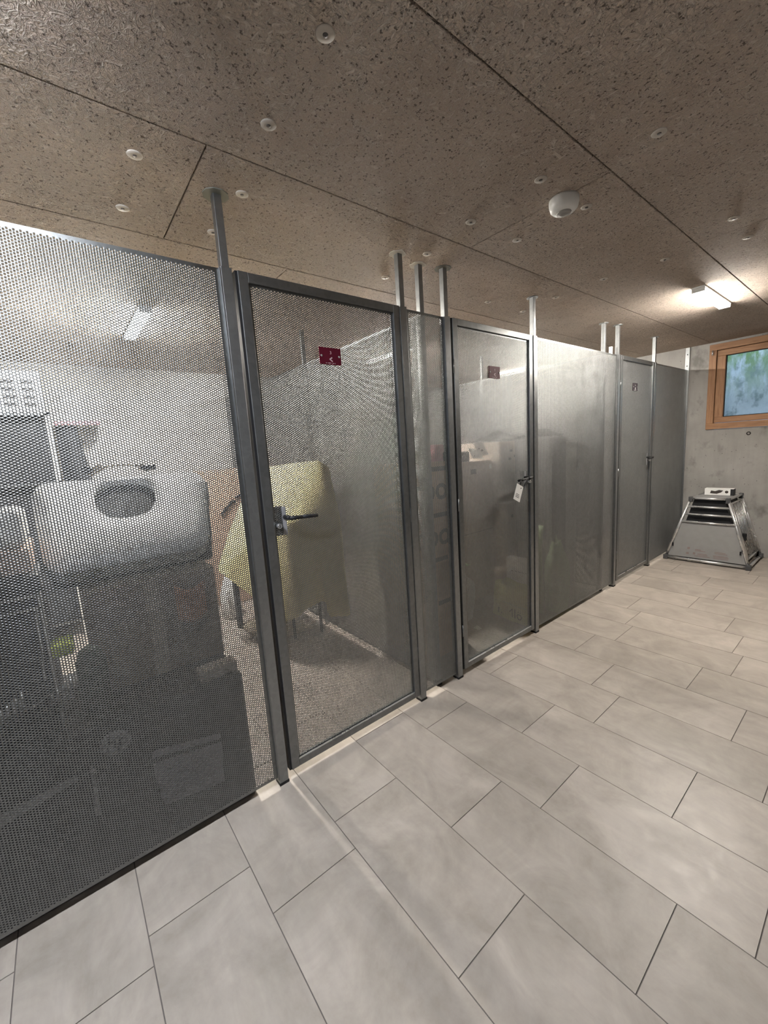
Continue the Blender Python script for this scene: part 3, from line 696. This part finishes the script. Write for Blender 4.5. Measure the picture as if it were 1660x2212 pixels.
for k in range(17):
    a = PI*k/16; pts.append((-.80+.02*math.sin(a*2), .23-.12*math.cos(a), 1.322+.035*math.sin(a)))
for k in range(16):
    m.bar(pts[k], pts[k+1], .03, .006, up=(0, 0, 1) if 4 < k < 12 else (1, 0, .2))
t = thing('bag_strap', 'pale webbing strap looped on top of the white rounded shell', 'strap', (-.80, .2, 1.322)); m.build('webbing', 'tan', t)
m = MB(); m.box(-.83, -.77, .32, .38, 1.325, 1.350); m.build('buckle', 'black', t, bevel=.008)
m = MB(); m.box(-.83, -.77, .085, .12, 1.325, 1.362); m.build('buckle', 'black', t, bevel=.008)
# black flight case left of the carton
t = thing('flight_case', 'black case with silver edges and chrome latches, left of the brown carton', 'case', (-.33, -.3, .53))
MB().box(-.52, -.135, -.60, -.10, .530, .980).build('case_body', 'blackm', t, bevel=.006)
m = MB(); x = -.1345
for z in (.977, .937): m.bar((x, -.60, z), (x, -.10, z), .006, .007)
m.bar((x, -.10, .535), (x, -.10, .979), .008, .006, up=(1, 0, 0)); m.bar((x, -.125, .70), (x, -.112, .935), .006, .004, up=(1, 0, 0)); m.build('edge_trim', 'alu', t)
for y in (-.215, -.095):
    lt_ = MB()
    for k in range(4): lt_.tube((-.131+.002*k, y-.03+.018*k, .585+.012*k), (-.131, y-.022+.018*k, .655+.012*k), .0065, 10)
    lt_.build('latch', 'alu', t)
MB().path([(-.128, -.19, .630), (-.122, -.155, .637), (-.122, -.135, .648), (-.128, -.11, .660)], .004, 10).build('handle_rod', 'chrome', t)
m = MB().lathe((-.10, -.065, .79), [(.004, -.022), (.018, -.016), (.023, 0), (.018, .016), (.004, .022)], 18)
m = MB().box(-.200, -.097, -.098, -.040, .772, .812); 
solo(m, 'sponge', 'lime', 'small lime green sponge tucked between the black case and the brown carton', 'sponge', bevel=.012, seg=3)
m = MB().lathe((-.085, -.005, .68), [(.012, -.148), (.034, -.13), (.044, -.05), (.040, .06), (.028, .10), (.008, .112)], 20)
solo(m, 'stuff_sack', 'olive', 'dark olive stuff sack leaning at the brown carton corner, under the lime sponge', 'bag')
# things piled on the black case at the picture's left edge
box_thing('white_bag', 'white and yellow paper bag on the black case, below the dark shelf boxes', 'bag', -.45, -.20, -.34, -.11, 1.12, 1.24, 'cream', .02)
box_thing('terracotta_box', 'reddish flat box under the white paper bag on the black case', 'box', -.46, -.18, -.36, -.105, 1.040, 1.118, 'cardr', .006)
box_thing('black_binder', 'black flat binder box lying on the black case under the reddish box', 'box', -.50, -.15, -.5, -.092, .982, 1.038, 'black', .006)
# shelf rack in the back corner
t = thing('shelf_rack', 'steel shelf rack with dark storage boxes standing at the back wall', 'shelf rack', (-2.78, -.4, 0))
for x in (-2.6, -2.97):
    for y in (.0, -.9): MB().box(x-.015, x+.015, y-.015, y+.015, 0.001, 1.79).build('upright', 'plaster', t)
for z in (.12, .7, 1.25, 1.77): MB().box(-2.985, -2.585, -.915, .015, z, z+.02).build('shelf', 'sheet', t)
for z, n, lb in ((1.272, 'top'), (.722, 'middle'), (.142, 'low')) if False else []: pass
for i, (z, h) in enumerate(((1.272, .44), (.722, .46), (.142, .5))):
    box_thing('storage_box', 'dark storage box on the %s shelf of the steel rack' % ('upper', 'middle', 'bottom')[i], 'storage box', -2.96, -2.60, -.88, -.02, z, z+h, 'blackm', .01, 'dark boxes on the steel rack')
t = box_thing('louvred_crate', 'pale slotted plastic crate on top of the steel rack near the ceiling', 'crate', -2.95, -2.62, -.85, .0, 1.792, 2.10, 'white', .01)
m = MB()
for k in range(7):
    for j in range(4): m.box(-2.6205, -2.6185, -.78+.11*k, -.71+.11*k, 1.84+.055*j, 1.865+.055*j)
m.build('slots', 'darkgrey', t)
t = thing('wall_shelf', 'small wall shelf with pink edge above a hanging dark jacket', 'wall shelf', (-2.85, .17, 1.69))
MB().box(-2.999, -2.62, .03, .33, 1.70, 1.725).build('board', 'cream', t); MB().box(-2.62, -2.612, .03, .33, 1.70, 1.727).build('edge_band', 'pink', t)
MB().bar((-2.66, .31, 1.70), (-2.995, .31, 1.60), .012, .02).build('bracket', 'sheet', t)
P = [[(-2.70-.05*math.cos(5*u)*(.3+v), .035+.13*u+.05*v*u, 1.695-.45*v) for u in np.linspace(0, 1, 10)] for v in np.linspace(0, 1, 12)]
solo(MB().grid(P), 'dark_jacket', 'blackm', 'dark jacket hanging under the small pink edged wall shelf', 'jacket', solid=.02)
# tall reddish carton behind the white shell
box_thing('tall_carton', 'tall reddish brown carton between the white shell and the yellow cloth', 'carton', -2.75, -2.3, 1.0, 1.465, 0.001, 1.258, 'cardr', .006)
m = MB().path([at(x, y, 'X', -2.284) for x, y in ((478, 1112), (488, 1100), (500, 1085), (508, 1082))], .012, 8); m.path([at(x, y, 'X', -2.284) for x, y in ((508, 1075), (520, 1068), (532, 1062))], .010, 8)
solo(m, 'black_cable', 'black', 'black cable hanging on the front of the tall reddish carton', 'cable')
# covered chair and blanket
def chair():
    t = thing('covered_chair', 'dark legged high chair hidden under the yellow blanket', 'chair', (-1.15, 1.12, 0))
    for x, y in ((-1.72, .975), (-1.72, 1.40), (-1.15, 1.40), (-1.2, 1.2)): MB().box(x-(.02 if x < -1.5 else .009), x+(.02 if x < -1.5 else .009), y-(.02 if x < -1.5 else .009), y+(.02 if x < -1.5 else .009), 0.001, .66).build('leg', 'black', t, bevel=.003)
    MB().box(-1.74, -.95, .97, 1.41, .66, .70).build('seat', 'blackm', t, bevel=.02)
    MB().box(-1.42, -.94, 1.34, 1.40, .78, 1.22).build('backrest', 'blackm', t, bevel=.02)
chair()
def curve(pts, n):
    pts = [Vector(p) for p in pts]; L = [0]
    for a, b in zip(pts, pts[1:]): L.append(L[-1]+(b-a).length)
    out = []
    for i in range(n):
        s = L[-1]*i/(n-1); k = max(j for j in range(len(L)) if L[j] <= s+1e-9); k = min(k, len(pts)-2)
        f = (s-L[k])/max(1e-9, L[k+1]-L[k]); out.append(pts[k].lerp(pts[k+1], min(1, f)))
    return out
def blanket():
    A = lambda l: [at(x, y, 'X', d) for x, y, d in l]
    top = curve(A([(471, 1230, -1.55), (495, 1150, -1.55), (530, 1065, -1.52), (572, 1010, -1.48), (630, 1001, -1.18), (688, 995, -.87), (712, 1012, -.84)]), 46)
    mid = curve(A([(474, 1236, -1.5), (510, 1200, -1.36), (560, 1165, -1.13), (618, 1132, -.87), (655, 1118, -.84), (690, 1112, -.83), (722, 1108, -.82), (735, 1120, -.84)]), 46)
    hem = curve(A([(478, 1238, -1.46), (540, 1285, -1.22), (578, 1312, -1.02), (620, 1345, -.86), (660, 1322, -.84), (698, 1295, -.84), (716, 1335, -.82), (756, 1328, -.80)]), 46)
    t = thing('blanket', 'pale yellow blanket draped over the covered chair behind the first door', 'blanket', (-.9, 1.1, .3))
    P = []
    for j in range(40):
        v = j/39; row = []
        for i in range(46):
            u = i/45; e = .40
            p = top[i].lerp(mid[i], v/e) if v < e else mid[i].lerp(hem[i], (v-e)/(1-e))
            fold = (.016*math.sin(u*34)+.009*math.sin(u*71+1.5))*max(0, v-e)/(1-e)+.006*math.sin(u*23+v*9)*min(1, v*3)
            row.append(p+Vector((fold, 0, 0)))
        P.append(row)
    MB().grid(P).build('front_drape', 'yellow', t, solid=.006, sub=1)
    R = []
    for j in range(12):
        v = j/11; R.append([p.lerp(Vector((-1.62, min(1.47, p.y+.10), max(.60, p.z-.45))), v)+Vector((0, 0, .02*math.sin(PI*v))) for p in top])
    MB().grid(R).build('rear_drape', 'yellow', t, solid=.006)
blanket()
t = thing('floor_lamp_base', 'white jug behind the dark chair leg under the yellow blanket', 'jug', (-2.0, 1.0, 0))
MB().lathe((-2.0, 1.0, 0), [(.06, .001), (.075, .02), (.075, .22), (.05, .30), (.03, .36)], 24).build('jug_body', 'white', t)
MB().path([(-1.935, .97, .28), (-1.90, .955, .24), (-1.91, .96, .14), (-1.935, .97, .10)], .009, 8).build('handle', 'white', t)
t.name = 'plastic_jug'
P = [[(-1.75+.5*u, .98+.40*v, .012+.10*math.sin(PI*u)*math.sin(PI*v)*(1+.4*math.sin(9*u+5*v))) for u in np.linspace(0, 1, 14)] for v in np.linspace(0, 1, 12)]
solo(MB().grid(P), 'floor_cloth', 'tan', 'crumpled tan cloth on the floor under the yellow blanket', 'cloth', solid=.008)
# small things on the floor right of the dark carton
box_thing('parcel', 'small pinkish grey parcel on the dark printed carton corner', 'parcel', -.132, -.062, .30, .44, .531, .575, 'cardg', .01)

# ---------------------------------------------------------------- second bay: behind the second door and the shiny panel
def coop(label, z, dx=0.0, dy=0.0, h=.285, letters=True):
    x0, x1, y0, y1 = -.66+dx, -.26+dx, 1.62+dy, 2.02+dy
    t = box_thing('fruit_carton', label, 'carton', x0, x1, y0, y1, z, z+h, 'card', .004, 'stacked brown fruit cartons')
    if letters: text_part('coop', 'lettering', 'print_dark', t, (x1+.0008, (y0+y1)/2-.03, z+h*.42), (0, 1, 0), (0, 0, 1), .20, weight=.004)
    m = MB(); m.box(x1+.0002, x1+.0014, y0+.13, y1-.13, z+h-.052, z+h-.024); m.build('hand_hole', 'print_dark', t)
coop('plain brown carton at the bottom of the lettered stack right of the narrow panel', .002, .012, .01, .40, False)
coop('plain brown carton, second from the bottom of the lettered stack', .404, -.01, -.005, .275, False)
coop('brown carton with dark lettering, under the topmost lettered carton', .681, .006, .006)
coop('brown carton with dark lettering, topmost of the stack under the white cloth and red tin', .968, 0, 0, .283)
m = MB().lathe((-.40, 1.78, 1.252), [(.07, 0), (.09, .02), (.085, .07), (.05, .10), (.01, .108)], 20)
solo(m, 'white_bundle', 'white', 'white rounded cloth bundle on the topmost lettered carton', 'bundle')
m = MB().box(-.46, -.36, 1.90, 1.99, 1.252, 1.36); t = solo(m, 'red_tin', 'pink', 'pink red tin on the topmost lettered carton, behind the white bundle', 'tin', bevel=.008)
m = MB().lathe((-.30, 1.95, 1.252), [(.025, 0), (.03, .02), (.028, .05), (.012, .07), (.012, .085)], 18)
solo(m, 'dark_bottle', 'blackm', 'small dark bottle at the corner of the topmost lettered carton', 'bottle')
t = box_thing('moving_carton', 'tall grey brown carton right of the lettered stack, behind the second door', 'carton', -1.10, -.70, 2.46, 2.95, 0.001, 1.205, 'cardg', .005)
m = MB(); m.box(-.6995, -.6988, 2.66, 2.73, 1.10, 1.14); m.build('print_mark', 'print_dark', t)
m = MB(); m.box(-.6995, -.6985, 2.915, 2.94, 1.13, 1.17); m.build('tape_patch', 'whitep', t)
m = MB(); m.box(-.6995, -.6988, 2.462, 2.948, .60, .604); m.build('flap_seam', 'print_dark', t)
t = box_thing('radio_set', 'dark grey radio set lying on the tall grey brown carton', 'radio', -.92, -.73, 2.50, 2.69, 1.207, 1.29, 'darkgrey', .008)
MB().box(-.729, -.726, 2.505, 2.545, 1.215, 1.275).build('white_label', 'whitep', t); MB().tube((-.728, 2.56, 1.288), (-.728, 2.66, 1.288), .005, 8).build('chrome_trim', 'chrome', t)
MB().lathe((-.73, 2.62, 1.245), [(.024, 0), (.022, .004), (.01, .005)], 18, 'X').build('dial', 'grey', t)
def note(label, y, z, w, h, rot, dots):
    t = thing('white_card', label, 'card', (-.72, y, z), 'white cards leaning on the carton top')
    c, s = math.cos(rot), math.sin(rot); q = lambda a, b: (-.722-.06*(b/h), y+a*c-b*s, z+a*s+b*c)
    m = MB(); m.prism([q(-w/2, 0), q(w/2, 0), q(w/2, h), q(-w/2, h)], (-.002, 0, 0)); m.build('sheet', 'whitep', t)
    m = MB()
    for a, b, r in dots: p = q(a, b); m.lathe((p[0]+.0005, p[1], p[2]), [(r, 0), (r, .001), (r*.4, .001)], 10, 'X')
    m.build('printed_dots', 'print_dark', t)
note('white dotted card leaning at the front of the tall carton top', 2.80, 1.222, .155, .085, -.12, ((-.04, .02, .005), (-.02, .05, .004), (.012, .024, .005), (.04, .05, .006), (.0, .065, .004)))
note('white card with one dark spot, behind the dotted card on the tall carton', 2.875, 1.245, .13, .115, .05, ((.0, .04, .012), (-.03, .06, .006)))
t = box_thing('appliance_carton', 'large grey carton behind the second door lever, on the lower marked carton', 'carton', -1.10, -.62, 2.955, 3.50, .825, 1.352, 'cardg', .006)
m = MB()
for a, b in ((3.10, 1.26), (3.16, 1.21), (3.08, 1.19)): m.box(-.6195, -.6185, a, a+.04, b, b+.02)
m.build('print_marks', 'print_dark', t)
t = box_thing('marked_carton', 'lower grey carton with three dark marks, under the large grey carton', 'carton', -1.10, -.58, 2.955, 3.50, .001, .82, 'cardg', .006)
m = MB()
for k in range(3): m.lathe((-.5798, 3.06+.075*k, .70), [(.016, 0), (.016, .001), (.006, .001)], 10, 'X')
m.build('print_marks', 'print_dark', t)
def heap(x0, x1, y0, y1, z, h, ph):
    return MB().grid([[(x0+(x1-x0)*u, y0+(y1-y0)*v, z+h*math.sin(PI*v)*math.sin(PI*u)*(1+.3*math.sin(9*u+ph)*math.sin(11*v))+.006*abs(math.sin(13*u+9*v+ph))) for u in np.linspace(0, 1, 20)] for v in np.linspace(0, 1, 26)])
solo(heap(-1.0, -.64, 2.97, 3.48, 1.360, .075, 0), 'black_wrap', 'blackwrap', 'crumpled black plastic wrap on top of the large grey carton', 'plastic wrap', solid=.006)
box_thing('grey_wardrobe', 'tall grey wardrobe carton behind the shiny panel, left half', 'wardrobe carton', -.54, -.20, 3.05, 3.27, .001, 1.36, 'grey', .006)
box_thing('cream_cabinet', 'cream cabinet behind the shiny panel, next to the partition', 'cabinet', -.54, -.24, 3.29, 3.53, .001, 1.32, 'cream', .006)
solo(heap(-.52, -.22, 3.06, 3.26, 1.375, .05, 2), 'grey_blanket', 'blackm', 'dark folded blanket on top of the grey wardrobe carton', 'blanket', solid=.012)
def bag(name, label, mat, x0, x1, y0, y1, h, seed, lean=0.0, cat='bag'):
    rnd = random.Random(seed); ph = [rnd.uniform(0, 6.28) for _ in range(6)]
    cx, cyy = (x0+x1)/2, (y0+y1)/2; ax, ay = (x1-x0)/2, (y1-y0)/2; P = []
    n = 36
    for j in range(17):
        v = j/16; row = []
        for k in range(n+1):
            a = 2*PI*k/n; e = .62
            c, s = math.cos(a), math.sin(a); sx = math.copysign(abs(c)**e, c); ss = math.copysign(abs(s)**e, s)
            sh = (.88+.16*math.sin(PI*min(1, v*1.15)))*(1-.55*max(0, v-.72)/.28)
            wob = 1+.05*math.sin(3*a+ph[0]+4*v)+.04*math.sin(7*a+ph[1]-6*v)*v
            row.append((cx+ax*sx*sh*wob+lean*v, cyy+ay*ss*sh*wob, .002+h*v*(1+.05*math.sin(2*a+ph[2])*v)))
        P.append(row)
    t = thing(name, label, cat, (cx, cyy, 0))
    m = MB().grid(P); m.add([P[0][k] for k in range(n)], [tuple(range(n))]); m.build('bag_body', mat, t)
    Q = [[(cx+lean+ax*.35*(u-.5)*2*(1-.3*v), cyy+ay*.2*math.sin(5*u+ph[3])*(1-v), h*(.98+.10*v*(1+.5*math.sin(8*u+ph[4])))) for u in np.linspace(0, 1, 12)] for v in np.linspace(0, 1, 5)]
    MB().grid(Q).build('bag_opening', mat, t, solid=.003)
    return t
bag('plastic_bag', 'milky plastic bag full of rubbish on the floor left of the green carrier bag', 'clearbag', -.76, -.46, 2.12, 2.44, .40, 3)
def carrier():
    t = thing('carrier_bag', 'yellow green carrier bag with large pale lettering, standing on the floor', 'bag', (-.25, 2.6, 0))
    P = []
    A0, A1 = Vector((-.425, 2.545, .002)), Vector((-.08, 2.51, .002))
    for j in range(15):
        v = j/14; row = []
        for k in range(19):
            u = k/18; p = A0.lerp(A1, u)+Vector((0, 0, .27*v*(1-.05*math.sin(PI*u))))
            p += Vector((.03*v*(.5-u), .02*v+.006*math.sin(9*u+7*v)-.015*math.sin(PI*u)*math.sin(PI*v), 0)); row.append(p)
        P.append(row)
    MB().grid(P).build('front_side', 'greenbag', t, solid=.003)
    B = [[p+Vector((0, .13, 0)) for p in row] for row in P]
    MB().grid(B).build('back_side', 'greenbag', t, solid=.003)
    m = MB(); m.grid([[a.lerp(b, w) for w in np.linspace(0, 1, 4)] for a, b in zip([r[0] for r in P], [r[0] for r in B])]); m.grid([[a.lerp(b, w) for w in np.linspace(0, 1, 4)] for a, b in zip([r[-1] for r in P], [r[-1] for r in B])])
    m.build('gusset', 'greenbag', t, solid=.003)
    ex = (A1-A0).normalized()
    text_part('nIMI\u00f6', 'lettering', 'print_dark', t, A0.lerp(A1, .5)+Vector((0, -.006, .062)), ex, (0, 0, 1), .10)
    MB().prism([A0.lerp(A1, .1)+Vector((0, -.004, .13)), A0.lerp(A1, .95)+Vector((0, -.010, .13)), A0.lerp(A1, .95)+Vector((0, -.004, .137)), A0.lerp(A1, .1)+Vector((0, .002, .137))], (0, -.001, 0)).build('printed_line', 'green', t)
carrier()
solo(heap(-.70, -.50, 2.17, 2.38, .425, .06, 1), 'green_wrapper', 'green', 'crumpled green wrapper on top of the milky rubbish bag', 'wrapper', solid=.004)
m = MB().lathe((-.385, 2.61, .285), [(.02, 0), (.035, .01), (.045, .05), (.05, .085)], 16)
solo(m, 'paper_cup', 'cardg', 'crushed brown paper cup poking out of the green carrier bag', 'cup')
t = box_thing('white_carton', 'white folded carton standing upright behind the green carrier bag', 'carton', -.40, -.165, 2.705, 2.76, .001, .44, 'whitep', .004)
m = MB(); m.box(-.36, -.20, 2.7040, 2.7048, .33, .335); m.build('fold_line', 'grey', t)
P = [[(-.24+.10*u, 2.80+.012*math.sin(7*v), .002+.70*v) for u in np.linspace(0, 1, 6)] for v in np.linspace(0, 1, 14)]
solo(MB().grid(P), 'green_film', 'green', 'tall light green film sheet standing behind the white folded carton', 'film', solid=.01)
P = [[(-.36+.05*u, 2.22+.04*v, .004+.018*math.sin(PI*u)*math.sin(PI*v)+.006*abs(math.sin(8*u+5*v))) for u in np.linspace(0, 1, 8)] for v in np.linspace(0, 1, 8)]
solo(MB().grid(P), 'paper_scrap', 'whitep', 'small white paper scrap on the floor behind the second door', 'paper scrap', solid=.002)
bag('green_sack', 'light green plastic sack behind the left part of the shiny panel', 'green', -.19, -.05, 2.86, 3.08, .53, 5, cat='sack')
